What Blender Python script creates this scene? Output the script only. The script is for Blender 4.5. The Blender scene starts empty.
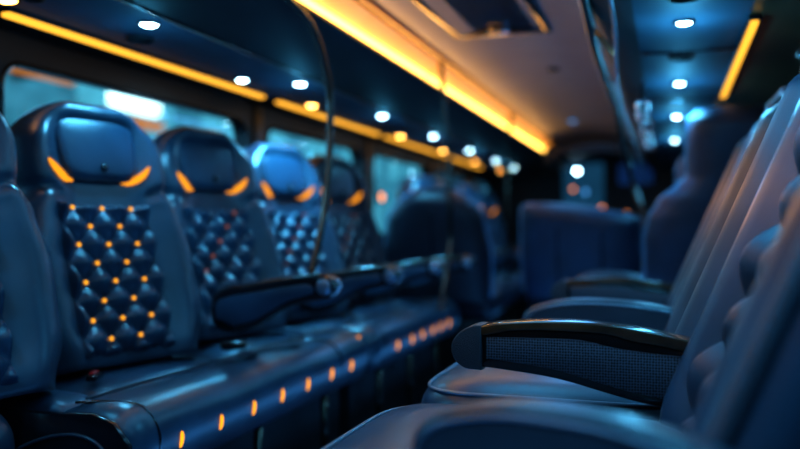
import bpy, bmesh, math, random
from mathutils import Vector, Matrix
random.seed(7)
C = bpy.context.scene.collection
PI = math.pi
R = math.radians
CAMZ = 0.80

# ------------------------------------------------------------------ materials
def new_mat(name):
    m = bpy.data.materials.new(name); m.use_nodes = True
    nt = m.node_tree; nt.nodes.clear()
    out = nt.nodes.new('ShaderNodeOutputMaterial')
    return m, nt, out

def surf(name, col, rough=.45, metal=0.0, bump=0.0, scale=300.0, kind='noise', var=.25, coat=0.0, spec=.5, sheen=0.0, col2=None, vscale=6.0):
    m, nt, out = new_mat(name)
    b = nt.nodes.new('ShaderNodeBsdfPrincipled')
    nt.links.new(b.outputs[0], out.inputs[0])
    tc = nt.nodes.new('ShaderNodeTexCoord')
    n = nt.nodes.new('ShaderNodeTexNoise'); n.inputs['Scale'].default_value = vscale; n.inputs['Detail'].default_value = 3
    nt.links.new(tc.outputs['Object'], n.inputs['Vector'])
    r = nt.nodes.new('ShaderNodeValToRGB')
    a = [c * (1 - var) for c in col]; z = [min(1, c * (1 + var)) for c in (col2 or col)]
    r.color_ramp.elements[0].color = (*a, 1); r.color_ramp.elements[1].color = (*z, 1)
    r.color_ramp.elements[0].position = .35; r.color_ramp.elements[1].position = .65
    nt.links.new(n.outputs['Fac'], r.inputs[0]); nt.links.new(r.outputs[0], b.inputs['Base Color'])
    b.inputs['Roughness'].default_value = rough; b.inputs['Metallic'].default_value = metal
    b.inputs['Coat Weight'].default_value = coat; b.inputs['Coat Roughness'].default_value = .12 if rough < .3 else .24
    b.inputs['Specular IOR Level'].default_value = spec
    if sheen: b.inputs['Sheen Weight'].default_value = sheen
    if bump:
        if kind == 'voronoi':
            t = nt.nodes.new('ShaderNodeTexVoronoi'); o = t.outputs['Distance']
        else:
            t = nt.nodes.new('ShaderNodeTexNoise'); o = t.outputs['Fac']
        t.inputs['Scale'].default_value = scale
        nt.links.new(tc.outputs['Object'], t.inputs['Vector'])
        bp = nt.nodes.new('ShaderNodeBump'); bp.inputs['Strength'].default_value = bump; bp.inputs['Distance'].default_value = .002
        nt.links.new(o, bp.inputs['Height']); nt.links.new(bp.outputs[0], b.inputs['Normal'])
    return m

def glow(name, col, strength, var=0.0):
    m, nt, out = new_mat(name)
    e = nt.nodes.new('ShaderNodeEmission'); e.inputs['Strength'].default_value = strength
    if var:
        tc = nt.nodes.new('ShaderNodeTexCoord'); n = nt.nodes.new('ShaderNodeTexNoise'); n.inputs['Scale'].default_value = 3
        nt.links.new(tc.outputs['Object'], n.inputs['Vector'])
        r = nt.nodes.new('ShaderNodeValToRGB')
        r.color_ramp.elements[0].color = (*[c * (1 - var) for c in col], 1); r.color_ramp.elements[1].color = (*[c * (1 + var) for c in col], 1)
        nt.links.new(n.outputs['Fac'], r.inputs[0]); nt.links.new(r.outputs[0], e.inputs['Color'])
    else:
        e.inputs['Color'].default_value = (*col, 1)
    nt.links.new(e.outputs[0], out.inputs[0])
    return m

def mesh_fabric(name, col):            # perforated speaker-cloth look
    m, nt, out = new_mat(name)
    b = nt.nodes.new('ShaderNodeBsdfPrincipled'); nt.links.new(b.outputs[0], out.inputs[0])
    tc = nt.nodes.new('ShaderNodeTexCoord')
    v = nt.nodes.new('ShaderNodeTexVoronoi'); v.inputs['Scale'].default_value = 205; v.inputs['Randomness'].default_value = .15
    nt.links.new(tc.outputs['Object'], v.inputs['Vector'])
    r = nt.nodes.new('ShaderNodeValToRGB')
    r.color_ramp.elements[0].position = .25; r.color_ramp.elements[0].color = (.001, .0015, .003, 1)
    r.color_ramp.elements[1].position = .5; r.color_ramp.elements[1].color = (*col, 1)
    nt.links.new(v.outputs['Distance'], r.inputs[0]); nt.links.new(r.outputs[0], b.inputs['Base Color'])
    bp = nt.nodes.new('ShaderNodeBump'); bp.inputs['Strength'].default_value = .7; bp.inputs['Distance'].default_value = .002
    nt.links.new(v.outputs['Distance'], bp.inputs['Height']); nt.links.new(bp.outputs[0], b.inputs['Normal'])
    b.inputs['Roughness'].default_value = .45
    return m

def pane_mat(name, tint, gl=.10):
    m, nt, out = new_mat(name)
    t = nt.nodes.new('ShaderNodeBsdfTransparent'); t.inputs[0].default_value = (*tint, 1)
    g = nt.nodes.new('ShaderNodeBsdfGlossy'); g.inputs['Roughness'].default_value = .04
    mx = nt.nodes.new('ShaderNodeMixShader'); mx.inputs[0].default_value = gl
    nt.links.new(t.outputs[0], mx.inputs[1]); nt.links.new(g.outputs[0], mx.inputs[2]); nt.links.new(mx.outputs[0], out.inputs[0])
    return m

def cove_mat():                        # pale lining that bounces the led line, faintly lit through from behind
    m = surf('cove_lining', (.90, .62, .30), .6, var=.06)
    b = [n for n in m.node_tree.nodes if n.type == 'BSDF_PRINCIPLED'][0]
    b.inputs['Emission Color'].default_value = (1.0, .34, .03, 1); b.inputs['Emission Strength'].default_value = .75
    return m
M = dict(
    navy=surf('navy_leather', (.024, .052, .084), .32, coat=.25, bump=.15, scale=420, kind='voronoi', spec=.6),
    navy2=surf('navy_leather_panel', (.022, .054, .094), .32, bump=.2, scale=420, kind='voronoi'),
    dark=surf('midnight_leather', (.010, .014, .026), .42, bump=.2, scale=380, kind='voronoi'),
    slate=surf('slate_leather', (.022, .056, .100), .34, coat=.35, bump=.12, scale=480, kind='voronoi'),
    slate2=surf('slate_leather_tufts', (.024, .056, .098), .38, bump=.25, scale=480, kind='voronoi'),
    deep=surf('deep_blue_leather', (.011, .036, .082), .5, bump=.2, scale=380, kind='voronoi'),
    arm=surf('arm_pad_leather', (.034, .056, .085), .36, coat=.3, bump=.12, scale=480, kind='voronoi'),
    cap=surf('arm_cap_leather', (.032, .042, .058), .40, bump=.35, scale=600, kind='voronoi'),
    black=surf('black_gloss', (.006, .007, .010), .22, bump=.0, var=.2, coat=.4),
    matte=surf('black_plastic', (.012, .013, .017), .55, bump=.2, scale=200),
    piping=surf('piping', (.035, .05, .07), .32),
    wood=surf('bronze_wood', (.075, .036, .018), .22, bump=.05, scale=80, coat=.8, var=.4, vscale=14),
    gunmetal=surf('gunmetal_cap', (.22, .28, .36), .38, metal=.8, var=.1),
    rim=surf('rimlit_piping', (.12, .26, .42), .25),  # piping lightened to paint blue rim light along the dark seats' edges
    rail=surf('black_rail', (.010, .008, .007), .35, var=.2),
    bronze=surf('bronze_metal', (.32, .19, .10), .28, metal=1.0, var=.15),
    pole=surf('dark_bronze_tube', (.10, .075, .06), .22, metal=1.0, var=.2),
    chrome=surf('chrome', (.70, .73, .78), .10, metal=1.0, var=.05),
    mesh=mesh_fabric('woven_mesh', (.07, .105, .155)),
    rack=surf('rack_panel', (.040, .085, .13), .62, bump=.06, scale=60, var=.10, spec=.25),
    rackdark=surf('rack_fascia', (.014, .014, .017), .60, bump=.05, scale=80, var=.15),
    ceil=surf('ceiling_panel', (.19, .21, .26), .55, bump=.05, scale=50, var=.05),
    wall=surf('wall_panel', (.009, .009, .011), .5, bump=.1, scale=120),
    brown=surf('brown_trim', (.11, .055, .026), .35, bump=.05, var=.2),
    floor=surf('dark_floor', (.012, .013, .022), .30, bump=.2, scale=90, var=.4),
    red=surf('red_buckle', (.55, .02, .02), .4),
    cove=cove_mat(),
    coveled=glow('cove_led', (1.0, .52, .10), 6.0),
    strip=glow('amber_strip', (1.0, .47, .05), 1.35),
    marker=glow('amber_marker', (1.0, .36, .015), 1.5),
    eye=glow('amber_eye', (1.0, .36, .02), 1.1),
    stud=glow('amber_stud', (1.0, .42, .03), 1.1),
    studdim=glow('dim_stud', (.50, .14, .04), .55),
    bulb=glow('white_lens', (.50, .86, 1.0), 30.0),
    bulbw=glow('amber_lens', (1.0, .46, .10), 22.0),
    bulbo=glow('orange_lens', (1.0, .34, .12), 2.2),
    bulbb=glow('blue_lens', (.10, .40, .90), 1.2),
    glass=pane_mat('window_glass', (.75, .90, .95)),
    hatchglass=pane_mat('hatch_glass', (.35, .42, .5), .25),
)

# ------------------------------------------------------------------ mesh helpers
def link(name, verts, faces, mat, parent=None, smooth=True, label=None):
    me = bpy.data.meshes.new(name); me.from_pydata([tuple(v) for v in verts], [], faces); me.update()
    bm = bmesh.new(); bm.from_mesh(me); bmesh.ops.recalc_face_normals(bm, faces=bm.faces); bm.to_mesh(me); bm.free()
    if smooth:
        me.polygons.foreach_set('use_smooth', [True] * len(me.polygons))
    me.materials.append(mat)
    o = bpy.data.objects.new(name, me); C.objects.link(o)
    if parent: o.parent = parent
    if label: o['label'] = label
    return o

def link_bm(name, bm, mat, parent=None, angle=R(40), label=None):
    bmesh.ops.recalc_face_normals(bm, faces=bm.faces)
    me = bpy.data.meshes.new(name); bm.to_mesh(me); bm.free()
    me.polygons.foreach_set('use_smooth', [True] * len(me.polygons))
    try: me.set_sharp_from_angle(angle=angle)
    except Exception: pass
    me.materials.append(mat)
    o = bpy.data.objects.new(name, me); C.objects.link(o)
    if parent: o.parent = parent
    if label: o['label'] = label
    return o

def box_into(bm, c, s, r=0.0, seg=3, mtx=None):
    t = bmesh.new(); bmesh.ops.create_cube(t, size=1)
    for v in t.verts: v.co = Vector((v.co.x * s[0], v.co.y * s[1], v.co.z * s[2])) + Vector(c)
    if r: bmesh.ops.bevel(t, geom=t.edges[:], offset=r, segments=seg, profile=.5, affect='EDGES', clamp_overlap=True)
    if mtx: t.transform(mtx)
    me = bpy.data.meshes.new('tmp'); t.to_mesh(me); t.free(); bm.from_mesh(me); bpy.data.meshes.remove(me)

def rbox(name, c, s, r, mat, parent=None, seg=3, label=None, mtx=None):
    bm = bmesh.new(); box_into(bm, c, s, r, seg, mtx)
    return link_bm(name, bm, mat, parent, label=label)

def loft(name, rings, mat, parent=None, closed=True, cap=True, label=None, smooth=True):
    n = len(rings[0]); V = [p for r in rings for p in r]; F = []
    for i in range(len(rings) - 1):
        for j in range(n if closed else n - 1):
            k = (j + 1) % n
            F.append((i * n + j, i * n + k, (i + 1) * n + k, (i + 1) * n + j))
    if cap and closed:
        F.append(tuple(range(n - 1, -1, -1))); F.append(tuple((len(rings) - 1) * n + j for j in range(n)))
    return link(name, V, F, mat, parent, smooth, label)

def catmull(P, k=8):
    P = [Vector(p) for p in P]; Q = [P[0] * 2 - P[1]] + P + [P[-1] * 2 - P[-2]]; out = []
    for i in range(1, len(Q) - 2):
        a, b, c, d = Q[i - 1:i + 3]
        for t in [j / k for j in range(k)]:
            out.append(.5 * ((2 * b) + (c - a) * t + (2 * a - 5 * b + 4 * c - d) * t * t + (3 * b - a - 3 * c + d) * t ** 3))
    out.append(P[-1]); return out

def tube(name, P, rad, mat, parent=None, n=10, label=None, closed=False):
    P = [Vector(p) for p in P]; rings = []; N = len(P); ref = None
    for i, p in enumerate(P):
        if closed: t = (P[(i + 1) % N] - P[i - 1]).normalized()
        else: t = (P[min(i + 1, N - 1)] - P[max(i - 1, 0)]).normalized()
        if ref is None:
            ref = t.orthogonal().normalized()
        ref = (ref - t * ref.dot(t)).normalized(); bi = t.cross(ref)
        r = rad(i / (N - 1)) if callable(rad) else rad
        rings.append([p + (ref * math.cos(a) + bi * math.sin(a)) * r for a in [2 * PI * j / n for j in range(n)]])
    if closed: rings.append(rings[0]); return loft(name, rings, mat, parent, cap=False, label=label)
    return loft(name, rings, mat, parent, label=label)

def extrude_profile(name, prof, y0, y1, mat, parent=None, bevel=0, seg=2, axis='y', label=None, mtx=None, angle=R(40)):
    """closed 2-D profile (x,z) extruded along y"""
    bm = bmesh.new()
    a = [bm.verts.new((p[0], y0, p[1])) for p in prof]; b = [bm.verts.new((p[0], y1, p[1])) for p in prof]
    n = len(prof)
    fa = bm.faces.new(a); fb = bm.faces.new(b[::-1])
    for i in range(n):
        bm.faces.new((a[i], b[i], b[(i + 1) % n], a[(i + 1) % n]))
    if bevel:
        bmesh.ops.recalc_face_normals(bm, faces=bm.faces)
        es = [e for e in bm.edges if fa in e.link_faces or fb in e.link_faces]
        bmesh.ops.bevel(bm, geom=es, offset=bevel, segments=seg, profile=.5, affect='EDGES', clamp_overlap=True)
    if mtx: bm.transform(mtx)
    return link_bm(name, bm, mat, parent, label=label, angle=angle)

def thing(name, label, cat, loc=(0, 0, 0), rz=0, group=None):
    o = bpy.data.objects.new(name, None); C.objects.link(o); o.empty_display_size = .05
    o.location = loc; o.rotation_euler = (0, 0, rz)
    o['label'] = label; o['category'] = cat
    if group: o['group'] = group
    return o
def tag(o, label, cat, group=None):
    o['label'] = label; o['category'] = cat
    if group: o['group'] = group
    return o
def struct(o): o['kind'] = 'structure'; return o
def dup(root, loc, rz, label, group=None):
    r = root.copy(); C.objects.link(r); r.location = loc; r.rotation_euler = (0, 0, rz); r['label'] = label
    if group: r['group'] = group
    for ch in list(root.children):
        c = ch.copy(); C.objects.link(c); c.parent = r
        for g in list(ch.children):
            d = g.copy(); C.objects.link(d); d.parent = c
    return r
def sm(a, b, x):
    t = max(0, min(1, (x - a) / (b - a))); return t * t * (3 - 2 * t)
def gauss(x, s): return math.exp(-(x / s) ** 2)
def lerp_tab(T, x):
    if x <= T[0][0]: return T[0][1]
    for (a, va), (b, vb) in zip(T, T[1:]):
        if x <= b:
            return va + (vb - va) * sm(a, b, x)
    return T[-1][1]

# ------------------------------------------------------------------ seat backs
class Back:
    """padded back: across y, up h along the back, d out of its front"""
    def __init__(s, H, widths, rec, rear=.09, bol=.045, base=.035, hood=.05, head_h=.46, tuft=(.125, .05, .43), top=.13, bolpos=.78, notch=True):
        s.H, s.wt, s.rec, s.rear, s.bol, s.base, s.hood, s.hh, s.top, s.bp, s.notch = H, widths, rec, rear, bol, base, hood, head_h, top, bolpos, notch
    def W(s, h):
        w = lerp_tab(s.wt, h); t0 = s.H - s.top
        if h > t0: w *= max(0.02, 1 - ((h - t0) / s.top) ** 2.5) ** (1 / 2.2)
        return w
    def d(s, q, h):
        a = abs(q); f = s.base
        k = sm(s.hh - .05, s.hh + .03, h)
        f += (1 - k) * s.bol * gauss(a - s.bp, .24)
        f += k * s.hood * gauss(a - .80, .26) * (1 - .75 * sm(s.H - .13, s.H - .03, h))
        f += k * s.hood * .75 * gauss(h - (s.H - .04), .04) * (1 - .8 * sm(.5, .95, a))
        if s.notch: f -= .016 * gauss(h - (s.hh - .03 + .06 * (a - .5)), .010) * sm(.5, .62, a)
        f *= sm(-.12, .06, h) * .6 + .4
        e = max(0.0, 1 - a ** 6) ** .5
        t = (h - (s.H - .06)) / .06
        if t > 0: e *= max(0, 1 - t ** 3) ** .5
        return f * e
    def dr(s, q, h):
        e = max(0.0, 1 - abs(q) ** 4) ** .5
        t = (h - (s.H - .08)) / .08
        if t > 0: e *= max(0, 1 - t ** 2) ** .5
        return -s.rear * e
    def P(s, d, y, h):
        c, n = math.cos(s.rec), math.sin(s.rec)
        return Vector((d * c - h * n, y, d * n + h * c))
    def on(s, y, h, off=0.0):
        return s.P(s.d(max(-1, min(1, y / s.W(h))), h) + off, y, h)
    def body(s, name, mat, parent):
        hs = [s.H * (1 - (1 - i / 58) ** 1.25) for i in range(59)]
        hs[-1] = s.H - .0005
        qs = [math.sin(PI / 2 * (-1 + 2 * j / 40)) for j in range(41)]
        rings = []
        for h in hs:
            w = s.W(h)
            ring = [s.P(s.d(q, h), q * w, h) for q in qs]
            ring += [s.P(s.dr(q, h), q * w, h) for q in qs[-2:0:-1]]
            rings.append(ring)
        for g in rings:
            for p in g: p.z = max(p.z, 0.0)
        return loft(name, rings, mat, parent)

def tuft_panel(name, bk, hw, h0, h1, px, pz, amp, mat, parent, off=.004, studs=None, stud_r=.006, yo=0, hoff=0.0, n=(56, 80)):
    V, F = [], []; nu, nv = n
    def disp(y, h):
        a = y / px + (h - h0) / pz; b = y / px - (h - h0) / pz
        sa, sb = abs(math.sin(PI * a)), abs(math.sin(PI * b))
        return amp * (.25 * (sa * sb) ** .4 + .75 * (sa * sb) ** .75)
    def edge(y, h):
        return min(1, min((hw - abs(y)) / .014, (h - h0) / .02, (h1 - h) / .02))
    for i in range(nv + 1):
        h = h0 + (h1 - h0) * i / nv
        for j in range(nu + 1):
            y = -hw + 2 * hw * j / nu
            e = max(0, edge(y, h))
            V.append(bk.on(y + yo, h, off + (disp(y, h)) * e - .016 * (1 - e)))
    for i in range(nv):
        for j in range(nu):
            k = i * (nu + 1) + j; F.append((k, k + 1, k + nu + 2, k + nu + 1))
    o = link(name, V, F, mat, parent)
    if studs:
        k = 1
        while h0 + k * pz / 2 < h1 - .015:
            h = h0 + k * pz / 2
            for m in range(-6, 7):
                if (m + k) % 2: continue
                y = m * px / 2
                if abs(y) > hw - .012: continue
                mt = studs(m, k)
                if mt: dome('stud', bk.on(y + yo, h, off + .003), stud_r, bk.P(1, 0, 0), mt, o)
            k += 1
    return o

def dome(name, p, r, nrm, mat, parent=None, flat=.7, n=12, label=None):
    nrm = Vector(nrm).normalized(); u = nrm.orthogonal().normalized(); v = nrm.cross(u)
    rings = []
    for k in range(5):
        a = PI / 2 * k / 4.2
        rings.append([Vector(p) + (u * math.cos(t) + v * math.sin(t)) * r * math.cos(a) + nrm * r * flat * math.sin(a) for t in [2 * PI * j / n for j in range(n)]])
    return loft(name, rings, mat, parent, label=label)

def head_pad(bk, parent, h0, h1, wt, wb, mat, rim):
    cy = (h0 + h1) / 2; hh = (h1 - h0) / 2; rings = []
    def pt(a, k):
        ca, sa = math.cos(a), math.sin(a)
        x = math.copysign(abs(ca) ** .42, ca) * k; z = math.copysign(abs(sa) ** .42, sa) * k
        return x * (wb + (wt - wb) * (z + 1) / 2), cy + z * hh
    base = bk.base
    def P(a, k, d):
        y, h = pt(a, k); return bk.P(base + d - .03 * sm(cy, h1, h) * 0, y, h)
    A = [2 * PI * j / 64 for j in range(64)]
    for k, d in ((1, -.02), (1, .012), (.985, .019), (.95, .023), (.8, .026), (.5, .028), (.2, .029), (.02, .029)):
        rings.append([P(a, k, d) for a in A])
    o = loft('headrest_pad', rings, mat, parent)
    tube('piping', [P(a, 1.02, .012) for a in A], .0045, rim, o, n=6, closed=True)
    dome('button', bk.P(base + .029, 0, h0 + .028), .011, bk.P(1, 0, 0), M['black'], o)
    return o

LB = Back(.705, [(0, .225), (.12, .262), (.28, .268), (.39, .246), (.45, .216), (.54, .226), (.705, .205)], R(17), top=.17)
def left_seat(label, loc, rz, stud_fn, body=M['navy'], pad=M['navy2'], arm=True):
    t = thing('bucket_seat', label, 'seat', loc, rz, 'tufted bucket seats along the left wall')
    b = LB.body('backrest', body, t)
    tuft_panel('tufted_panel', LB, .142, .018, .418, .088, .096, .028, pad, t, studs=stud_fn, yo=-.014)
    # smooth yoke under the headrest
    rings = []
    head_pad(LB, t, .478, .645, .130, .108, pad, M['piping'])
    for sgn in (-1, 1):
        pts = [(.082, .482), (.106, .484), (.130, .492), (.150, .505), (.166, .523)]
        P = catmull([LB.on(sgn * y * .92 - .012, h - .008, .004) for y, h in pts], 5)
        tube('light_marker', P, lambda q: .0095 * (max(.02, math.sin(PI * min(.97, max(.05, q)))) ** .55), M['eye'], t, n=10, label='glowing amber crescent')
    return t
def left_arm(parent, y, rot, mirror=1):
    """arm in parent frame: starts at local (0.0,y), runs along +x"""
    m = Matrix.Translation((0, y, 0)) @ Matrix.Rotation(rot, 4, 'Z')
    top = catmull([(.02, .150, 0), (.05, .180, 0), (.14, .196, 0), (.24, .214, 0), (.32, .224, 0), (.372, .216, 0), (.392, .190, 0)], 5)
    bot = catmull([(.392, .190, 0), (.372, .160, 0), (.31, .148, 0), (.23, .122, 0), (.15, .072, 0), (.08, .056, 0), (.03, .070, 0), (.015, .11, 0)], 5)
    prof = [(p.x, p.y) for p in top] + [(p.x, p.y) for p in bot[1:]]
    a = extrude_profile('armrest', prof, -.028, .028, M['black'], parent, bevel=.010, seg=3, mtx=m)
    cx = sum(p[0] for p in prof) / len(prof); cz = sum(p[1] for p in prof) / len(prof)
    inner = []
    for p in catmull([(.035, .095, 0), (.042, .145, 0), (.14, .168, 0), (.24, .186, 0), (.31, .195, 0), (.322, .172, 0), (.25, .148, 0), (.16, .098, 0), (.09, .076, 0)], 4):
        inner.append((p.x, p.y))
    extrude_profile('arm_panel', inner, -.034, .034, M['navy2'], a, bevel=.004, mtx=m)
    for s in (-1, 1):
        n = m.to_3x3() @ Vector((0, s, 0))
        dome('end_cap', m @ Vector((.354, s * .0275, .188)), .022, n, M['gunmetal'], a, flat=.25, label='silver round cap')
    return a

# ------------------------------------------------------------------ left row
ST = lambda m, k: M['stud']
def ST2(m, k):
    return M['studdim'] if (m * 7 + k * 5) % 3 == 0 else None
names = ['tufted navy bucket seat at the left edge, mostly cut off by the frame',
         'nearest fully visible navy bucket seat with glowing amber studs in its tufts',
         'second full bucket seat along the left wall, with dim studs and amber crescents',
         'third bucket seat in the left row, blue lit, behind the curved grab pole',
         'fourth bucket seat in the left row, dark, before the dark forward facing seat']
LY = [1.165, 1.70, 2.235, 2.77, 3.30]
ROT = R(-15)
for i, y in enumerate(LY):
    s = left_seat(names[i], (-1.30, y, .4535), ROT, ST if i < 2 else ST2, body=M['navy'] if i < 4 else M['dark'], pad=M['navy2'] if i < 4 else M['dark'])
    if i: left_arm(s, .285, -ROT + R(2))
s0 = [o for o in C.objects if o.name.startswith('bucket_seat.002')][0]
for j, y in enumerate([4.75, 5.28, 5.82, 6.36]):
    dup(s0, (-1.30, y, .4535), ROT, ['first', 'second', 'third', 'last'][j] + ' blurred bucket seat at the far end of the left wall, beyond the dark seat')

def bench(label, y0, y1, seats, marks, front=-.97, extra=None):
    t = thing('bench', label, 'bench', (0, (y0 + y1) / 2, 0), 0); yc = (y0 + y1) / 2
    f = front
    rbox('plinth', ((f - 1.50) / 2 - .05, 0, .135), (abs(f + 1.50) - .12, y1 - y0 - .06, .27), .01, M['matte'], t)
    prof0 = [(f - .20, .425), (f - .15, .445), (f - .09, .450), (f - .045, .440), (f - .012, .412), (f, .375), (f - .004, .335), (f - .02, .300), (f - .05, .282), (f - .20, .275)]
    prof = [(p.x, p.y) for p in catmull([(a, b, 0) for a, b in prof0], 4)]
    # rounded-end sweep
    cx, cz = f - .10, .36; rings = []
    L = y1 - y0; ny = 40
    for i in range(ny + 1):
        u = i / ny; y = -L / 2 + L * (u if 0 < i < ny else u)
        k = 1.0
        dd = min(u, 1 - u) * L
        if dd < .05: k = .72 + .28 * (1 - (1 - dd / .05) ** 2) ** .5
        wob = .003 * math.sin(u * L * 2 * PI / .535)
        rings.append([Vector((cx + (p[0] - cx) * k, y, cz + (p[1] - cz) * k + wob * (p[1] > .38))) for p in prof])
    loft('front_roll', rings, M['navy'], t)
    for yy in (-L * .36, -L * .05, L * .28):
        tube('leg', [Vector((f - .055, yy, .29)), Vector((f - .055, yy, .0))], .012, M['pole'], t, label='slim dark metal leg')
    # piping line along the roll
    tube('piping', [Vector((f - .165, -L / 2 + .06 + (L - .12) * q / 20, .449)) for q in range(21)], .004, M['piping'], t, n=6)
    for (a, b) in seats:
        a -= yc; b -= yc; rings = []; n = 40
        xm, xh = (f - .19 - 1.50) / 2, (1.50 + f - .19) / 2
        A = [2 * PI * j / 48 for j in range(48)]
        def se(k, z):
            return [Vector((xm + xh * k * math.copysign(abs(math.cos(q)) ** .3, math.cos(q)), (a + b) / 2 + (b - a) / 2 * k * math.copysign(abs(math.sin(q)) ** .3, math.sin(q)), z)) for q in A]
        for k, z in ((.97, .272), (1, .33), (1, .40), (.985, .420), (.94, .434), (.8, .443), (.5, .450), (.02, .452)): rings.append(se(k, z))
        loft('seat_cushion', rings, M['navy2'], t)
    for (y, on) in marks:
        y -= yc
        P = [Vector((f - .0005, y, .374)), Vector((f + .0005, y, .361)), Vector((f - .001, y, .350)), Vector((f - .005, y, .336))]
        mk = tube('light_marker', catmull(P, 3), lambda q: .0048 * (max(.1, 1 - (2 * q - 1) ** 6)), M['marker'], t, n=8, label='glowing amber light bar')
        dome('marker_dot', (f - .010, y, .399), .0045, (1, 0, .3), M['marker'], mk)
    return t
mk1 = [1.452, 1.61, 1.763, 1.917, 2.076, 2.247, 2.407]
mk2 = [2.876, 3.056, 3.20, 3.35, 3.48, 3.62]
b1 = bench('nearest leather bench under the first bucket seats, seven amber light bars along its front', 1.30, 2.60, [(1.32, 1.44), (1.45, 1.96), (1.97, 2.50), (2.51, 2.59)], [(y, 1) for y in mk1])
b2 = bench('second leather bench segment with six blurred orange light bars', 2.64, 3.86, [(2.66, 3.03), (3.04, 3.57), (3.58, 3.84)], [(y, 1) for y in mk2])
dome('marker_dot', (-.995, 2.53 - 1.95, .430), .006, (1, 0, .6), M['marker'], b1)
b3 = bench('far blurred bench segment behind the dark seat, at the end of the left row', 4.45, 6.65, [(4.47, 4.99), (5.0, 5.54), (5.55, 6.08), (6.09, 6.63)], [])
b0 = bench('short recessed bench at the left edge under the cut off seat', .55, 1.26, [(.57, 1.24)], [], front=-1.20)
ep = [(x, z) for x, z in [(-1.60, .02), (-1.02, .02), (-.995, .10), (-1.02, .27), (-.985, .30), (-.968, .345), (-.975, .385), (-1.01, .425), (-1.06, .440), (-1.14, .435), (-1.60, .435)]]
e1 = extrude_profile('end_panel', ep, 1.282 - 1.95, 1.296 - 1.95, M['black'], b1, bevel=.004, label='glossy black end panel')
tube('piping', catmull([(-1.32, 1.281 - 1.95, .30), (-1.22, 1.281 - 1.95, .365), (-1.12, 1.281 - 1.95, .395), (-1.05, 1.281 - 1.95, .385), (-1.01, 1.281 - 1.95, .34), (-1.0, 1.281 - 1.95, .28)], 8), .004, M['piping'], e1, n=6)
for bb, ys, yc in ((b1, (1.37, 2.32), 1.95), (b2, (2.74, 3.70), 3.25)):
    for y in ys:
        tube('seam', catmull([(-1.13, y - .05 - yc, .4495), (-1.06, y - .02 - yc, .4495), (-1.012, y - yc, .4405), (-.981, y + .004 - yc, .411), (-.969, y + .006 - yc, .375), (-.976, y + .006 - yc, .330)], 6), .0028, M['black'], bb, n=6)
# red belt buckle by nearest seat, on the cushion
t = thing('seat_belt_buckle', 'small red and black belt buckle lying at the foot of the nearest studded seat', 'buckle', (-1.235, 1.505, .455), R(20))
rbox('body', (0, 0, .008), (.022, .060, .014), .004, M['black'], t)
rbox('release_button', (.0, -.006, .018), (.012, .034, .006), .002, M['red'], t, label='red button')
t = thing('seat_belt_buckle', 'black belt buckle with a metal tongue between the first two full seats', 'buckle', (-1.16, 1.99, .457), R(-30))
rbox('body', (0, 0, .012), (.03, .07, .022), .006, M['black'], t)
rbox('tongue', (.0, .048, .012), (.018, .034, .003), .001, M['chrome'], t)
P = catmull([(-1.10, 1.80, .459), (-1.06, 1.90, .461), (-1.09, 2.0, .460), (-1.05, 2.12, .462), (-1.07, 2.22, .455)], 8)
V, F = [], []
for i, p in enumerate(P):
    V += [p + Vector((-.014, 0, 0)), p + Vector((.014, 0, .002)), p + Vector((.014, 0, .004)), p + Vector((-.014, 0, .002))]
rings = [V[i * 4:i * 4 + 4] for i in range(len(P))]
tag(loft('seat_belt', rings, M['piping']), 'loose grey blue seat belt strap lying on the bench by the buckle', 'seat belt')

# ------------------------------------------------------------------ right row (facing the aisle: local +x = world -x)
RB = Back(.80, [(0, .275), (.1, .290), (.45, .29), (.62, .28), (.80, .255)], R(23), rear=.085, bol=.10, base=.0, hood=.06, head_h=.66, top=.14, bolpos=.76, notch=False)
RA = Back(.80, [(0, .275), (.1, .290), (.45, .29), (.62, .28), (.80, .255)], R(23), rear=.085, bol=.092, base=.0, hood=.06, head_h=.66, top=.14, bolpos=.84, notch=False)
def wood_arm(parent, y, L=.40, z0=.145, rot=0, ln=1.0):
    m = Matrix.Translation((.012, y, .011)) @ Matrix.Rotation(rot, 4, 'Z')
    S = lambda P, k=5: [(p.x, p.y) for p in catmull([(a, b, 0) for a, b in P], k)]
    # body outline: x from the back (0) to the tip (L)
    body = S([(-.02, .020), (.10, .040), (.22, .068), (.33, .080), (.365, .082)]) + S([(.365, .088), (.365, .146)], 1)[:1] + S([(.362, .142), (.26, .160), (.14, .158), (.05, .147), (-.02, .132)])
    a = extrude_profile('armrest', body, -.024, .024, M['black'], parent, bevel=.006, mtx=m)
    pan = S([(.0, .040), (.10, .055), (.22, .084), (.32, .096), (.345, .097)]) + S([(.345, .137), (.26, .139), (.18, .139), (.12, .128), (.06, .122), (.0, .118)])
    extrude_profile('mesh_panel', pan, -.0262, .0262, M['mesh'], a, bevel=.002, mtx=m, label='woven mesh side panel')
    top = S([(.355, .138), (.355, .1555), (.30, .165), (.22, .170), (.13, .167), (.05, .156), (-.03, .139)]) + S([(-.03, .118), (.04, .133), (.09, .140), (.14, .151), (.24, .153), (.30, .150)])
    extrude_profile('wood_top', top, -.030, .030, M['wood'], a, bevel=.007, seg=4, mtx=m, label='glossy dark wood top')
    cap = S([(.352, .077), (.385, .080), (.405, .098), (.408, .122), (.392, .145), (.368, .157), (.352, .158)])
    extrude_profile('end_cap', cap, -.031, .031, M['cap'], a, bevel=.009, seg=4, mtx=m, label='rounded leather end cap')
    tube('trim_line', [m @ Vector((x, -.0305, z)) for x, z in S([(.34, .152), (.24, .157), (.14, .155), (.05, .143), (-.02, .127)])], .0024, M['chrome'], a, n=6)
    return a
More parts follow.
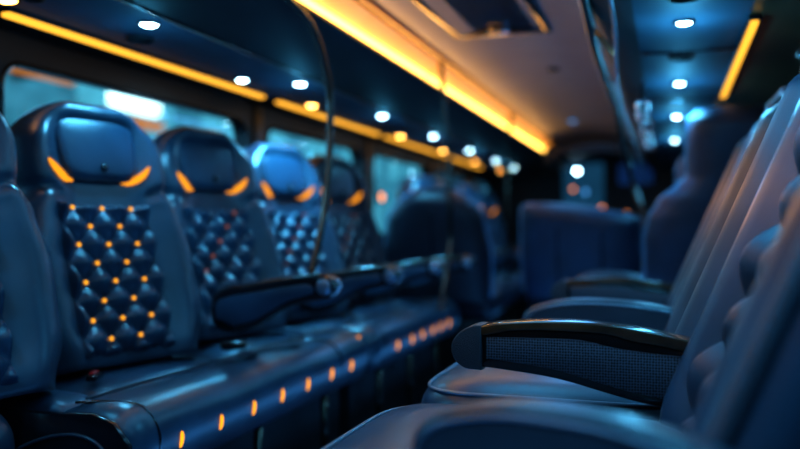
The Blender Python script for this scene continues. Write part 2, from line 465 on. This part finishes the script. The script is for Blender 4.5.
def pad_arm(parent, y, rot=0, k=1.0, hk=1.0):
    m = Matrix.Translation((0, y, 0)) @ Matrix.Rotation(rot, 4, 'Z')
    S = lambda P, q=6: [(p.x * k, p.y * hk) for p in catmull([(a, b, 0) for a, b in P], q)]
    out = S([(-.03, .0), (.20, .035), (.34, .045), (.395, .060), (.408, .095), (.395, .128), (.35, .150), (.26, .164), (.14, .162), (.05, .150), (-.03, .132)])
    a = extrude_profile('armrest', out, -.030, .030, M['arm'], parent, bevel=.010, seg=4, mtx=m)
    for s in (-1, 1):
        ins = S([(.385, .072), (.394, .095), (.383, .121), (.345, .139), (.26, .152), (.14, .150), (.05, .138), (-.02, .122)])
        tube('piping', [m @ Vector((x, s * .0295, z)) for x, z in ins], .0034, M['gunmetal'], a, n=6)
    return a
def right_cushion(parent, w):
    rings = []; A = [2 * PI * j / 64 for j in range(64)]
    x0, x1 = -.02, .535
    def sec(k, z, dx=0):
        return [Vector(((x0 + x1) / 2 + dx + (x1 - x0) / 2 * k * math.copysign(abs(math.cos(q)) ** .34, math.cos(q)), w * k * math.copysign(abs(math.sin(q)) ** .34, math.sin(q)), z)) for q in A]
    spec = [(.90, -.16), (.95, -.13), (.985, -.09), (1, -.05), (.995, -.022), (.975, .003), (.93, .022), (.85, .036), (.65, .044), (.3, .044), (.02, .042)]
    o = loft('seat_cushion', [sec(k, z) for k, z in spec], M['slate'], parent)
    tube('piping', sec(1.004, -.062), .0045, M['piping'], o, n=6, closed=True)
    tube('piping', sec(.935, .024), .0038, M['gunmetal'], o, n=6, closed=True)  # added metallic piping that draws a highlight line along the cushion edge
    return o
def right_seat(label, y, arms, w=.288, bk=None):
    bk = bk or RB
    t = thing('lounge_seat', label, 'seat', (0.045, y, .455), PI, 'slate lounge seats in the right row')
    bk.body('backrest', M['slate'] if bk is RA else M['navy'], t)
    tuft_panel('tufted_panel', bk, .158 if bk is RA else .14, .03, .68, .142, .185, .054, M['slate2'], t, off=.004, n=(72, 110))
    hs = [.03 + .68 * i / 34 for i in range(35)]
    e = [bk.on(-bk.W(h) * .93, h, .001) for h in hs]
    e += [bk.P(bk.d(.93 * (-1 + 2 * j / 10), .75) + .001, bk.W(.71) * .93 * (-1 + 2 * j / 10), .71 + .045 * (1 - (-1 + 2 * j / 10) ** 2)) for j in range(1, 10)]
    e += [bk.on(bk.W(h) * .93, h, .001) for h in hs[::-1]]
    tube('edge_band', e, .015, M['mesh'], t, n=10, label='woven edge band')
    right_cushion(t, w)
    rbox('base', (.18, 0, -.31), (.40, .50, .29), .02, M['matte'], t)
    for kind, ly, rot in arms:
        wood_arm(t, ly, rot=rot) if kind == 'w' else pad_arm(t, ly, rot, k=.77 if rot else 1.0)
    return t
# local y = -(world offset)
right_seat('nearest slate seat on the right, deeply tufted, between a padded and a wood topped armrest', 1.12, [('p', .325, R(-12)), ('w', -.3275, 0)], bk=RA)
right_seat('second slate seat on the right, beyond the wood topped armrest', 1.775, [('p', -.3275, 0)])
right_seat('third slate seat on the right, mostly hidden behind the second one', 2.43, [('w', -.3275, 0)])

# ------------------------------------------------------------------ dark forward facing seats (backs to the camera)
def dark_seat(label, loc, rz, H, widths, top, z, seams, hood=.03, mat=M['deep'], tilt=0):
    bk = Back(H, widths, R(8), rear=.10, bol=.03, base=.04, hood=hood, head_h=H * .7, top=top, notch=False)
    t = thing('forward_seat', label, 'seat', (loc[0], loc[1], 0), rz)
    b = bk.body('backrest', mat, t); b.location = (0, 0, z)
    hs = [.03 + (H - .05) * i / 30 for i in range(31)]
    e = [bk.P(-.012, -bk.W(h) * 1.0, h) for h in hs] + [bk.P(-.012, bk.W(h), h) for h in hs[::-1]]
    tube('piping', e, .009, M['rim'], b, n=6)  # pale blue edge, rim light put into its colour
    for y in seams:
        tube('seam', [bk.P(bk.dr(y / bk.W(h), h) - .0005, y, h) for h in [.05 + (H - .16) * i / 20 for i in range(21)]], .004, M['black'], b, n=6)
    if tilt:                        # one shoulder sits lower than the other
        for ob in [b] + list(b.children):
            for v in ob.data.vertices: v.co.z += math.tan(tilt) * v.co.y * max(0, v.co.z) / H
    w = widths[0][1]
    rbox('seat_cushion', (.19, 0, z - .03), (.36, 2 * w, .14), .05, M['dark'], t, seg=4)
    rbox('pedestal', (.20, 0, (z - .10) / 2), (.34, w * 1.7, z - .10), .02, M['matte'], t)
    return t
dark_seat('dark low backed seat with vertical seams facing away in the aisle beyond the armrests', (-.42, 4.22), PI / 2 - R(4), .48,
          [(0, .30), (.2, .31), (.36, .305), (.48, .30)], .05, .44, (-.12, .10), tilt=R(7))
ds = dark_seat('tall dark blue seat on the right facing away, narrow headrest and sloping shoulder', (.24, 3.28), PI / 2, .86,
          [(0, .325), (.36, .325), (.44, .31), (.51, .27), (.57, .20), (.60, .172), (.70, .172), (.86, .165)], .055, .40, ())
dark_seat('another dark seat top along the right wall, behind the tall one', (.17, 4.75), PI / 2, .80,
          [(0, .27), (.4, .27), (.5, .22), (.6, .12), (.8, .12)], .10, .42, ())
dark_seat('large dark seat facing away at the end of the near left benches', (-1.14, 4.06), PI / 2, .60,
          [(0, .28), (.25, .29), (.42, .26), (.6, .22)], .22, .42, (0,), mat=M['dark'])  # darker leather paints in the weaker light on this seat
# padded arm that shows between the third slate seat and the tall dark seat
for lab, y in (('far padded armrest on a post, in front of the tall dark seat', 3.45),):
    t = thing('armrest_stand', lab, 'armrest', (-.075, y, .455), PI)
    pad_arm(t, 0, k=.75)
    rbox('post', (.17, 0, -.205), (.16, .05, .50), .01, M['matte'], t)

# ------------------------------------------------------------------ setting
def slab(name, x0, x1, y0, y1, z0, z1, mat): return struct(rbox(name, ((x0 + x1) / 2, (y0 + y1) / 2, (z0 + z1) / 2), (x1 - x0, y1 - y0, z1 - z0), 0, mat))
YB, YE = -1.2, 8.2
slab('floor', -1.85, .75, YB, YE + .1, -.06, 0, M['floor'])
slab('wall_left', -1.80, -1.70, YB, YE, 0, .70, M['wall'])
slab('wall_left_upper', -1.80, -1.70, YB, YE, 1.30, 1.75, M['wall'])
slab('wall_right', .56, .66, YB, YE, 0, .78, M['wall'])
slab('wall_right_upper', .56, .66, YB, YE, 1.26, 1.75, M['wall'])
slab('wall_front', -1.80, .66, YE, YE + .1, 0, 1.75, M['wall'])
slab('wall_back', -1.80, .66, YB - .1, YB, 0, 1.75, M['wall'])
# ceiling: shallow vault, extruded
cp = [(-.875, 1.487), (-.84, 1.50), (-.76, 1.525), (-.62, 1.545), (-.48, 1.54), (-.34, 1.515), (-.22, 1.47), (-.20, 1.43)]
cprof = [(p.x, p.y) for p in catmull([(a, b, 0) for a, b in cp], 4)]
struct(extrude_profile('ceiling', cprof + [(-.18, 1.43), (-.18, 1.66), (-.90, 1.66), (-.90, 1.487)], YB, YE, M['ceil']))
def rail(name, prof, y0, y1, mat): return struct(extrude_profile(name, [(p.x, p.y) for p in catmull([(a, b, 0) for a, b in prof], 4)], y0, y1, mat))
# dark moulding between cove and ceiling
rail('trim_1', [(-.885, 1.478), (-.868, 1.476), (-.852, 1.486), (-.850, 1.500), (-.88, 1.505)], YB, 6.9, M['brown'])
# left rack
lr = catmull([(-1.60, 1.347, 0), (-1.45, 1.344, 0), (-1.29, 1.343, 0), (-1.20, 1.350, 0), (-1.10, 1.366, 0), (-1.0, 1.392, 0), (-.955, 1.412, 0)], 5)
lprof = [(p.x, p.y) for p in lr]
k = next(i for i, p in enumerate(lprof) if p[0] > -1.235)
struct(extrude_profile('ceiling_rack_left', [(-1.70, 1.349)] + lprof[:k + 1] + [(lprof[k][0], 1.60), (-1.70, 1.60)], YB, YE, M['rack']))
struct(extrude_profile('ceiling_rack_left_fascia', lprof[k:] + [(-.955, 1.425), (-1.02, 1.44), (lprof[k][0], 1.60)], YB, YE, M['rackdark']))
rail('trim_2', [(-1.244, 1.342), (-1.236, 1.340), (-1.228, 1.342), (-1.230, 1.356), (-1.242, 1.356)], YB, YE, M['black'])
# right rack
rr = catmull([(-.20, 1.405, 0), (-.17, 1.375, 0), (-.10, 1.352, 0), (.0, 1.345, 0), (.12, 1.345, 0), (.20, 1.348, 0)], 5)
rprof = [(p.x, p.y) for p in rr]
k2 = next(i for i, p in enumerate(rprof) if p[0] > -.085)
struct(extrude_profile('ceiling_rack_right', rprof[k2:] + [(.20, 1.60), (rprof[k2][0], 1.60)], YB, YE, M['rack']))
struct(extrude_profile('ceiling_rack_right_fascia', rprof[:k2 + 1] + [(rprof[k2][0], 1.60), (-.17, 1.60), (-.20, 1.45)], YB, YE, M['rackdark']))
rail('trim_3', [(.20, 1.348), (.25, 1.340), (.34, 1.325), (.45, 1.305), (.56, 1.28), (.56, 1.36), (.40, 1.40), (.20, 1.42)], YB, YE, M['brown'])
# cross seams on the right and left rack undersides (shut lines)
for i, y in enumerate([1.70, 2.62, 3.60, 4.60, 5.70]):
    struct(rbox('trim_%d' % (10 + i), (.06, y, 1.344), (.27, .010, .006), .001, M['black']))
# left wall: windows with rounded corners
def rrect(y0, y1, z0, z1, r, n=8):
    out = []
    for cy, cz, a0 in ((y1 - r, z1 - r, 0), (y0 + r, z1 - r, 90), (y0 + r, z0 + r, 180), (y1 - r, z0 + r, 270)):
        for k in range(n + 1):
            a = R(a0 + 90 * k / n); out.append((cy + r * math.cos(a), cz + r * math.sin(a)))
    return out
def rect_match(pts, y0, y1, z0, z1):
    cy, cz = (y0 + y1) / 2, (z0 + z1) / 2; out = []
    for (y, z) in pts:
        dy, dz = (y - cy) / ((y1 - y0) / 2), (z - cz) / ((z1 - z0) / 2)
        k = 1 / max(abs(dy), abs(dz)); out.append((cy + dy * k * (y1 - y0) / 2, cz + dz * k * (z1 - z0) / 2))
    return out
def window(n, xi, xo, y0, y1, z0, z1, oy0, oy1, oz0, oz1, r=.07):
    inner = rrect(y0, y1, z0, z1, r); outer = rect_match(inner, oy0, oy1, oz0, oz1)
    rings = [[Vector((x, a, b)) for a, b in L] for x, L in ((xo, outer), (xi, outer), (xi, inner), (xo, inner))]
    V = [p for g in rings for p in g]; m = len(inner); F = []
    for i in range(4):
        for j in range(m):
            F.append((i * m + j, i * m + (j + 1) % m, ((i + 1) % 4) * m + (j + 1) % m, ((i + 1) % 4) * m + j))
    w = struct(link('window_%d' % n, V, F, M['wall'], None, smooth=False))
    s = .004 if xi > xo else -.004
    tube('window_seal', [Vector((xi + s * .3, a, b)) for a, b in inner], .007, M['black'], w, n=6, closed=True)
    xm = (xi + xo) / 2
    link('window_pane', [Vector((xm, a, b)) for a, b in inner], [tuple(range(m))], M['glass'], w, smooth=False)
    return w
wn = 1
edges = [(-1.0, .10), (.16, 1.42), (1.70, 3.02), (3.20, 4.36), (4.56, 5.76), (5.94, 7.10), (7.22, 8.05)]
prev = YB
for i, (a, b) in enumerate(edges):
    nxt = (b + edges[i + 1][0]) / 2 if i + 1 < len(edges) else YE
    window(wn, -1.70, -1.76, a, b, .76, 1.255, prev, nxt, .70, 1.30); prev = nxt; wn += 1
tn = 20
for y in (3.11, 4.46, 5.85, 7.16, 1.56):
    struct(rbox('trim_%d' % tn, (-1.694, y, 1.02), (.02, .06, .64), .006, M['brown'])); tn += 1
prev = YB
redges = [(-.9, .9), (1.10, 2.40), (2.62, 3.9), (4.1, 5.5), (5.7, 7.9)]
for i, (a, b) in enumerate(redges):
    nxt = (b + redges[i + 1][0]) / 2 if i + 1 < len(redges) else YE
    window(wn, .56, .62, a, b, .84, 1.22, prev, nxt, .78, 1.26); prev = nxt; wn += 1
for y in (2.5, 4.0):
    P = catmull([(.54, y, .78), (.53, y, 1.0), (.47, y, 1.24), (.36, y, 1.315)], 6)
    struct(tube('trim_%d' % tn, P, .03, M['black'], n=12)); tn += 1
# far header with an arched opening
hp = [(-.95, 1.60), (-.95, 1.30)] + [(-.58 + .37 * math.cos(a), 1.30 + .12 * math.sin(a)) for a in [PI - PI * i / 16 for i in range(17)]] + [(-.20, 1.30), (-.20, 1.60)]
struct(extrude_profile('wall_header', hp, 6.55, 6.65, M['rackdark']))

# ------------------------------------------------------------------ lamps that are things
def strip_light(label, x, y0, y1, z, w, mat, tilt=0):
    t = thing('strip_light', label, 'strip light', (x, (y0 + y1) / 2, z))
    L = y1 - y0
    rbox('housing', (-.063 if x < 0 else 0, 0, .008), (w + (.136 if x < 0 else .012), L, .012), .003, M['rackdark'], t)
    rbox('diffuser', (0, 0, -.003), (w, L - .01, .014), .005, mat, t, label='glowing amber diffuser')
    return t
ord_ = ['first', 'second', 'third', 'fourth', 'fifth', 'sixth', 'seventh', 'eighth', 'ninth']
for i, (a, b) in enumerate([(1.56, 2.90), (3.02, 4.27), (4.38, 5.55), (5.66, 6.9)]):
    strip_light('%s amber strip light from the left, running above the left windows' % ord_[i], -1.555, a, b, 1.333, .028, M['strip'])
strip_light('short amber strip light above the right hand windows, at the top right', .212, 2.22, 3.46, 1.330, .020, M['strip'])
strip_light('far stub of amber strip light behind the tall dark seat on the right', .212, 3.95, 4.3, 1.330, .022, M['strip'])
# cove light in four lengths
for i, (a, b) in enumerate([(-.6, 1.55), (1.57, 3.18), (3.20, 4.75), (4.77, 6.5)]):
    t = thing('cove_light', '%s length of glowing amber cove light along the left overhead rack' % ['nearest', 'second', 'third', 'farthest'][i], 'cove light', (-.915, (a + b) / 2, 1.45))
    h = (b - a) / 2
    P = catmull([(-.048, -.030, 0), (-.034, -.012, 0), (-.006, .004, 0), (.018, .016, 0), (.030, .030, 0)], 5)
    prof = [(p.x, p.y) for p in P] + [(.024, .034), (-.03, .02), (-.055, -.022)]
    extrude_profile('diffuser', prof, -h, h, M['cove'], t, label='wide amber diffuser')
    rbox('led_line', (-.038, 0, -.022), (.028, 2 * h - .01, .014), .005, M['coveled'], t, label='bright led line at its lower edge')
# round downlights
def ring(name, r0, r1, z0, z1, mat, parent, n=28):
    prof = [(r0, z1), (r0 + (r1 - r0) * .3, z0), (r1 - .002, z0 + .001), (r1, z1)]
    rings = [[Vector((r * math.cos(a), r * math.sin(a), z)) for a in [2 * PI * j / n for j in range(n)]] for r, z in prof]
    return loft(name, rings, mat, parent, cap=False)
def downlight(label, x, y, z, mat, r=.024, group=None, drop=.010):
    t = thing('downlight', label, 'downlight', (x, y, z), 0, group)
    ring('trim_ring', r, r + .009, -.007, .001, M['matte'], t)
    dome('lens', (0, 0, .0), r, (0, 0, -1), mat, t, flat=drop / r, n=20, label='glowing lens')
    return t
for i in range(7):
    y = [1.80, 2.72, 3.63, 4.52, 5.42, 6.30, 7.10][i]
    downlight('%s white downlight along the left rack, counting from the camera' % ord_[i], -1.305, y, 1.3435, M['bulb'], .024, 'white downlights of the left rack')
downlight('white downlight of the left rack set close to the amber strip', -1.47, 2.58, 1.3435, M['bulb'], .022)
for i, y in enumerate([1.50, 3.22, 4.45, 5.40, 6.35, 7.4]):
    downlight('%s amber downlight beside the amber strip, counting from the camera' % ord_[i], -1.488, y, 1.3435, M['bulbw'], .027, 'amber downlights of the left rack')
for i, y in enumerate([1.3, 2.23, 3.16, 4.1, 5.2]):
    if i == 0: continue
    downlight('%s white downlight under the right rack, counting from the top' % ord_[i - 1], .042, y, 1.343, M['bulb'], .021, 'white downlights of the right rack')
def speaker(label, x, y, z, r=.042):
    t = thing('ceiling_speaker', label, 'speaker', (x, y, z))
    ring('rim', r - .010, r, -.010, .001, M['rackdark'], t)
    dome('grille', (0, 0, 0), r - .007, (0, 0, -1), M['matte'], t, flat=.08, n=24)
    return t
speaker('round black speaker above the nearest studded seat, between strip and downlights', -1.43, 1.93, 1.343)
speaker('round black speaker at the top left corner of the left rack', -1.41, 1.50, 1.343, .03)
speaker('round black speaker between the first two downlights of the right rack', .042, 2.62 + .06, 1.344)
speaker('round black speaker at the top edge of the right rack', .04, 1.98, 1.344)

# ceiling hatch
t = thing('roof_hatch', 'framed roof hatch with dark glass in the orange lit ceiling', 'hatch', (-.59, 2.62, 1.538))
bm = bmesh.new()
for c, s in (((-.17, 0, 0), (.03, .72, .03)), ((.17, 0, 0), (.03, .72, .03)), ((0, .345, 0), (.36, .03, .03)), ((0, -.345, 0), (.36, .03, .03))): box_into(bm, c, s, .006, 2)
link_bm('frame', bm, M['black'], t)
rbox('pane', (0, 0, .004), (.32, .67, .008), 0, M['hatchglass'], t)
rbox('backing', (0, 0, .016), (.32, .67, .006), 0, M['rack'], t)
rbox('latch', (0, .30, -.012), (.08, .03, .014), .004, M['chrome'], t)
t = thing('smoke_detector', 'small dark round detector in the middle of the ceiling', 'detector', (-.50, 3.75, 1.541))
ring('rim', .02, .03, -.010, .002, M['matte'], t); dome('cover', (0, 0, -.002), .022, (0, 0, -1), M['black'], t, flat=.5)
t = thing('ceiling_beacon', 'small blue light on the far ceiling before the dark header', 'lamp', (-.62, 5.6, 1.541))
ring('rim', .03, .04, -.006, .002, M['matte'], t); dome('lens', (0, 0, 0), .032, (0, 0, -1), M['bulbb'], t, flat=.4)

# grab poles
def pole(label, pts, r, mat, flange=None):
    t = thing('grab_pole', label, 'pole', pts[-1])
    o = Vector(pts[-1])
    tube('tube', [p - o for p in catmull(pts, 10)], r, mat, t, n=12)
    ring_o = dome('flange', Vector(pts[0]) - o, r * 2.0, (0, 0, -1), mat, t, flat=.6)
    dome('foot', (0, 0, -.004), r * 1.9, (0, 0, 1), mat, t, flat=.6)
    return t
pole('curved bronze grab pole from left rack to armrest, in front of the third seat',
     [(-.96, 1.90, 1.415), (-.95, 2.04, 1.375), (-.95, 2.13, 1.30), (-.95, 2.18, 1.20), (-.95, 2.185, 1.08), (-.945, 2.15, .92), (-.94, 2.10, .80), (-.945, 2.04, .668)], .0105, M['pole'])
pole('second curved bronze grab pole further back on the left rack',
     [(-.875, 3.15, 1.480), (-.90, 3.24, 1.44), (-.93, 3.38, 1.37), (-.95, 3.50, 1.26), (-.95, 3.56, 1.12), (-.95, 3.56, .9), (-.95, 3.56, .7), (-.92, 3.30, .455)], .010, M['pole'])
pole('third curved grab pole far along the left cove light',
     [(-.875, 4.70, 1.480), (-.90, 4.80, 1.43), (-.94, 4.9, 1.34), (-.95, 4.96, 1.2), (-.95, 4.96, .9), (-.95, 4.96, .455)], .010, M['pole'])
pole('dark curved handrail sweeping down from the right rack to the low dark seat',
     [(-.205, 1.90, 1.400), (-.205, 2.15, 1.392), (-.21, 2.6, 1.345), (-.205, 3.2, 1.318), (-.205, 3.65, 1.29), (-.20, 4.02, 1.19), (-.165, 4.16, 1.03), (-.12, 4.10, .90), (-.095, 4.07, .80)], .015, M['rail'])
pole('thin grey inner rail under the right rack, behind the dark handrail',
     [(-.13, 1.95, 1.36), (-.132, 2.2, 1.32), (-.145, 2.5, 1.24), (-.145, 2.9, 1.20), (-.14, 3.4, 1.18), (-.13, 3.9, 1.14), (-.12, 4.3, 1.07), (-.11, 4.7, 1.06)], .0055, M['gunmetal'])
t = thing('rail_bracket', 'small bronze bracket joining the dark handrail and the grey rail', 'bracket', (-.205, 2.33, 1.375))
tube('arm', [Vector((0, 0, 0)), Vector((.03, .03, -.04)), Vector((.065, .02, -.088))], .006, M['bronze'], t); dome('collar', (0, 0, 0), .014, (1, 0, 0), M['bronze'], t)
for i in range(6):
    y = 3.1 + .30 * i; z = 1.338
    t = thing('strap_hanger', '%s chrome strap hanger under the right rack, counting from the camera' % ord_[i], 'hanger', (-.088 - .008 * (i % 2), y, z), R(10 * (i % 3)), 'chrome strap hangers under the right rack')
    rbox('strap', (0, 0, -.03), (.014, .006, .07), .002, M['matte'], t)
    P = [Vector((.020 * math.cos(a), 0, -.085 + .024 * math.sin(a))) for a in [2 * PI * j / 24 for j in range(24)]]
    tube('ring', P, .005, M['chrome'], t, closed=True, n=8)

# far bulkhead: blue lit panes and lamps
def far_pane(label, x, z, w, h, mat, nm='bulkhead_screen', cat='screen'):
    t = thing(nm, label, cat, (x, YE - .012, z))
    bm = bmesh.new()
    for c, s in (((-w / 2, 0, 0), (.02, .02, h + .02)), ((w / 2, 0, 0), (.02, .02, h + .02)), ((0, 0, h / 2), (w, .02, .02)), ((0, 0, -h / 2), (w, .02, .02))): box_into(bm, c, s, .003, 1)
    link_bm('frame', bm, M['matte'], t)
    rbox('panel', (0, .003, 0), (w - .01, .008, h - .01), 0, mat, t)
    return t
M['screen1'] = glow('blue_screen', (.008, .045, .09), 1.0, var=.4)
M['screen2'] = glow('deep_blue_screen', (.004, .020, .075), 1.0, var=.4)
far_pane('dim teal blue pane on the far bulkhead, left of the handrail', -.80, 1.13, .42, .66, M['screen1'])
far_pane('deep blue small screen high on the far bulkhead, near the handrail', -.30, 1.33, .34, .22, M['screen2'])
for lab, x, z, mat, r in (('pale blue lamp on the far bulkhead pane', -.86, 1.37, M['bulb'], .018), ('dim orange lamp low on the far bulkhead pane', -.90, 1.19, M['bulbo'], .018),
                          ('orange lamp on the far bulkhead just above the low dark seat', -.38, .93, M['bulbo'], .024), ('pinkish lamp on the far bulkhead above the low dark seat', -.62, 1.0, M['bulbo'], .02),
                          ('dim blue lamp beside the orange one on the far pane', -.78, 1.16, M['bulbb'], .026)):
    t = thing('signal_lamp', lab, 'lamp', (x, YE - .03, z))
    dome('lens', (0, 0, 0), r, (0, -1, 0), mat, t); rbox('socket', (0, .012, 0), (r * 2.4, .02, r * 2.4), .003, M['matte'], t)
for lab, y, z in (('warm reading lamp under the fourth left window, nearest of the wall lamps', 4.62, .99), ('warm reading lamp on the left wall pillar further back', 5.9, 1.0), ('farthest warm reading lamp on the left wall', 7.16, 1.0)):
    t = thing('wall_lamp', lab, 'lamp', (-1.68, y, z), 0)
    dome('lens', (.012, 0, 0), .026, (1, 0, 0), M['bulbo'], t); rbox('backplate', (.006, 0, 0), (.012, .07, .07), .003, M['matte'], t)

# ------------------------------------------------------------------ outside the windows
M['street'] = surf('wet_street', (.03, .05, .06), .4, bump=.3, scale=4)
M['facade'] = glow('self_lit_facade', (.05, .24, .34), 1.0, var=.85)  # emissive walls, the teal city glow is put into their colour
M['facade2'] = glow('self_lit_facade_bright', (.10, .44, .58), 1.0, var=.5)
M['sign'] = glow('lit_panel', (.62, .95, 1.0), 3.2, var=.1)
M['litorange'] = glow('orange_panel', (1.0, .33, .08), .7, var=.2)
tag(rbox('street', (-6, 6, -1.06), (8.2, 44, .08), 0, M['street']), 'dark wet street outside the left windows', 'street'); 
def building(label, y0, y1, x, h, mat):
    t = thing('building', label, 'building', (x, (y0 + y1) / 2, -1.02))
    rbox('wall', (-.5, 0, h / 2), (1.0, y1 - y0, h), .02, mat, t)
    rbox('cornice', (-.5, 0, h + .1), (1.0, y1 - y0, .2), .03, M['wall'], t)
    n = max(2, int((y1 - y0) / 1.5))
    for i in range(n):
        for z in (2.0, 3.6):
            rbox('window', (.01, -(y1 - y0) / 2 + (i + .5) * (y1 - y0) / n, z), (.04, .7, .9), .01, M['facade'] if mat is M['facade2'] else M['facade2'], t)
    return t
building('blurred teal building outside the nearest left window', 3.4, 9.0, -6.6, 5.2, M['facade'])
building('brighter blue building outside the second left window', 9.1, 14.5, -6.6, 4.6, M['facade2'])
building('dark teal building outside the far left windows', 14.6, 24, -6.9, 5.5, M['facade'])
def sign(label, y, z, w, h, mat, x=-6.2, r=.15):
    t = thing('lit_panel', label, 'sign', (x, y, z))
    rbox('face', (0, 0, 0), (.14, w, h), r * .4, mat, t, seg=4); rbox('bracket', (-.20, 0, 0), (.32, .1, .1), .01, M['matte'], t)
sign('bright white rounded panel glowing behind the nearest left window', 8.28, 2.40, .92, .37, M['sign'])  # white self-lit panel standing outside the window
sign('long orange bar, a painted reflection at the top of the nearest left window', 6.72, 2.42, .98, .10, M['litorange'])  # added orange bar in place of a reflection in the window glass
sign('small orange sign below the white one outside the nearest window', 8.52, 2.10, .62, .12, M['litorange'])
sign('white blue sign glowing outside the second left window', 12.6, 1.75, 1.6, .5, M['facade2'])

# ------------------------------------------------------------------ lights
def area(name, loc, size, sy, energy, col, rot):
    l = bpy.data.lights.new(name, 'AREA'); l.shape = 'RECTANGLE'; l.size = size; l.size_y = sy; l.energy = energy; l.color = col
    o = bpy.data.objects.new(name, l); C.objects.link(o); o.location = loc; o.rotation_euler = rot; return o
def spot(name, loc, energy, col, ang=110, blend=.7, rad=.03):
    l = bpy.data.lights.new(name, 'SPOT'); l.energy = energy; l.color = col; l.spot_size = R(ang); l.spot_blend = blend; l.shadow_soft_size = rad
    o = bpy.data.objects.new(name, l); C.objects.link(o); o.location = loc; return o
BLUE = (.10, .56, .96); AMB = (1.0, .45, .10)
def point(name, loc, energy, col, rad=.02):
    l = bpy.data.lights.new(name, 'POINT'); l.energy = energy; l.color = col; l.shadow_soft_size = rad
    o = bpy.data.objects.new(name, l); C.objects.link(o); o.location = loc; return o
for y in [.85, 1.80, 2.74, 3.70, 4.67, 5.70, 6.75]:
    spot('left_downlight_beam', (-1.305, y, 1.322), 34.0 if y == 2.74 else 11.0, BLUE, 130)
    point('left_downlight_glow', (-1.305, y, 1.25), .45, BLUE)
for y in [.35, 1.3, 2.23, 3.16, 4.1, 5.2]:
    spot('right_downlight_beam', (.042, y, 1.322), 9.0, BLUE, 130)
    point('right_downlight_glow', (.042, y, 1.24), 2.2, BLUE)
area('cove_side_wash', (-.93, 2.2, 1.405), .03, 4.5, 1.6, (1.0, .48, .16), (0, R(-40), 0))
area('cove_wash', (-.86, 2.8, 1.44), .03, 6.5, 8.0, AMB, (0, R(-125), 0))
area('aisle_blue_wash', (-.45, 1.2, 1.50), .25, 3.2, 8.0, (.11, .54, .96), (0, 0, 0))
area('far_blue_wash', (-.55, 5.2, 1.50), .25, 2.4, 9.0, (.12, .46, 1.0), (0, 0, 0))
area('rack_uplight_fill', (-.60, 2.6, .12), .25, 5.0, 9.0, (.08, .40, 1.0), (PI, 0, 0))  # added upward fill that turns the ceiling and rack undersides blue
area('window_rim_fill', (-2.3, 2.6, 1.45), .8, 5.0, 30.0, (.20, .62, 1.0), (0, R(-75), 0))  # added blue rim light outside the left windows, for the seat tops
w = bpy.data.worlds.new('night'); bpy.context.scene.world = w; w.use_nodes = True
nt = w.node_tree; bg = nt.nodes['Background']; bg.inputs[0].default_value = (.012, .05, .085, 1); bg.inputs[1].default_value = 1.0

# ------------------------------------------------------------------ camera
cam = bpy.data.cameras.new('camera'); co = bpy.data.objects.new('camera', cam); C.objects.link(co)
co.location = (0, 0, CAMZ); co.rotation_euler = (R(90.25), 0, R(18.5))
cam.sensor_width = 36; cam.lens = 36; cam.clip_start = .02
cam.dof.use_dof = True; cam.dof.focus_distance = 1.43; cam.dof.aperture_fstop = 1.3
bpy.context.scene.camera = co
vs = bpy.context.scene.view_settings
vs.view_transform = 'Standard'
try: vs.look = 'Medium High Contrast'
except Exception: vs.look = 'None'
vs.exposure = 0.12; vs.gamma = 1.0
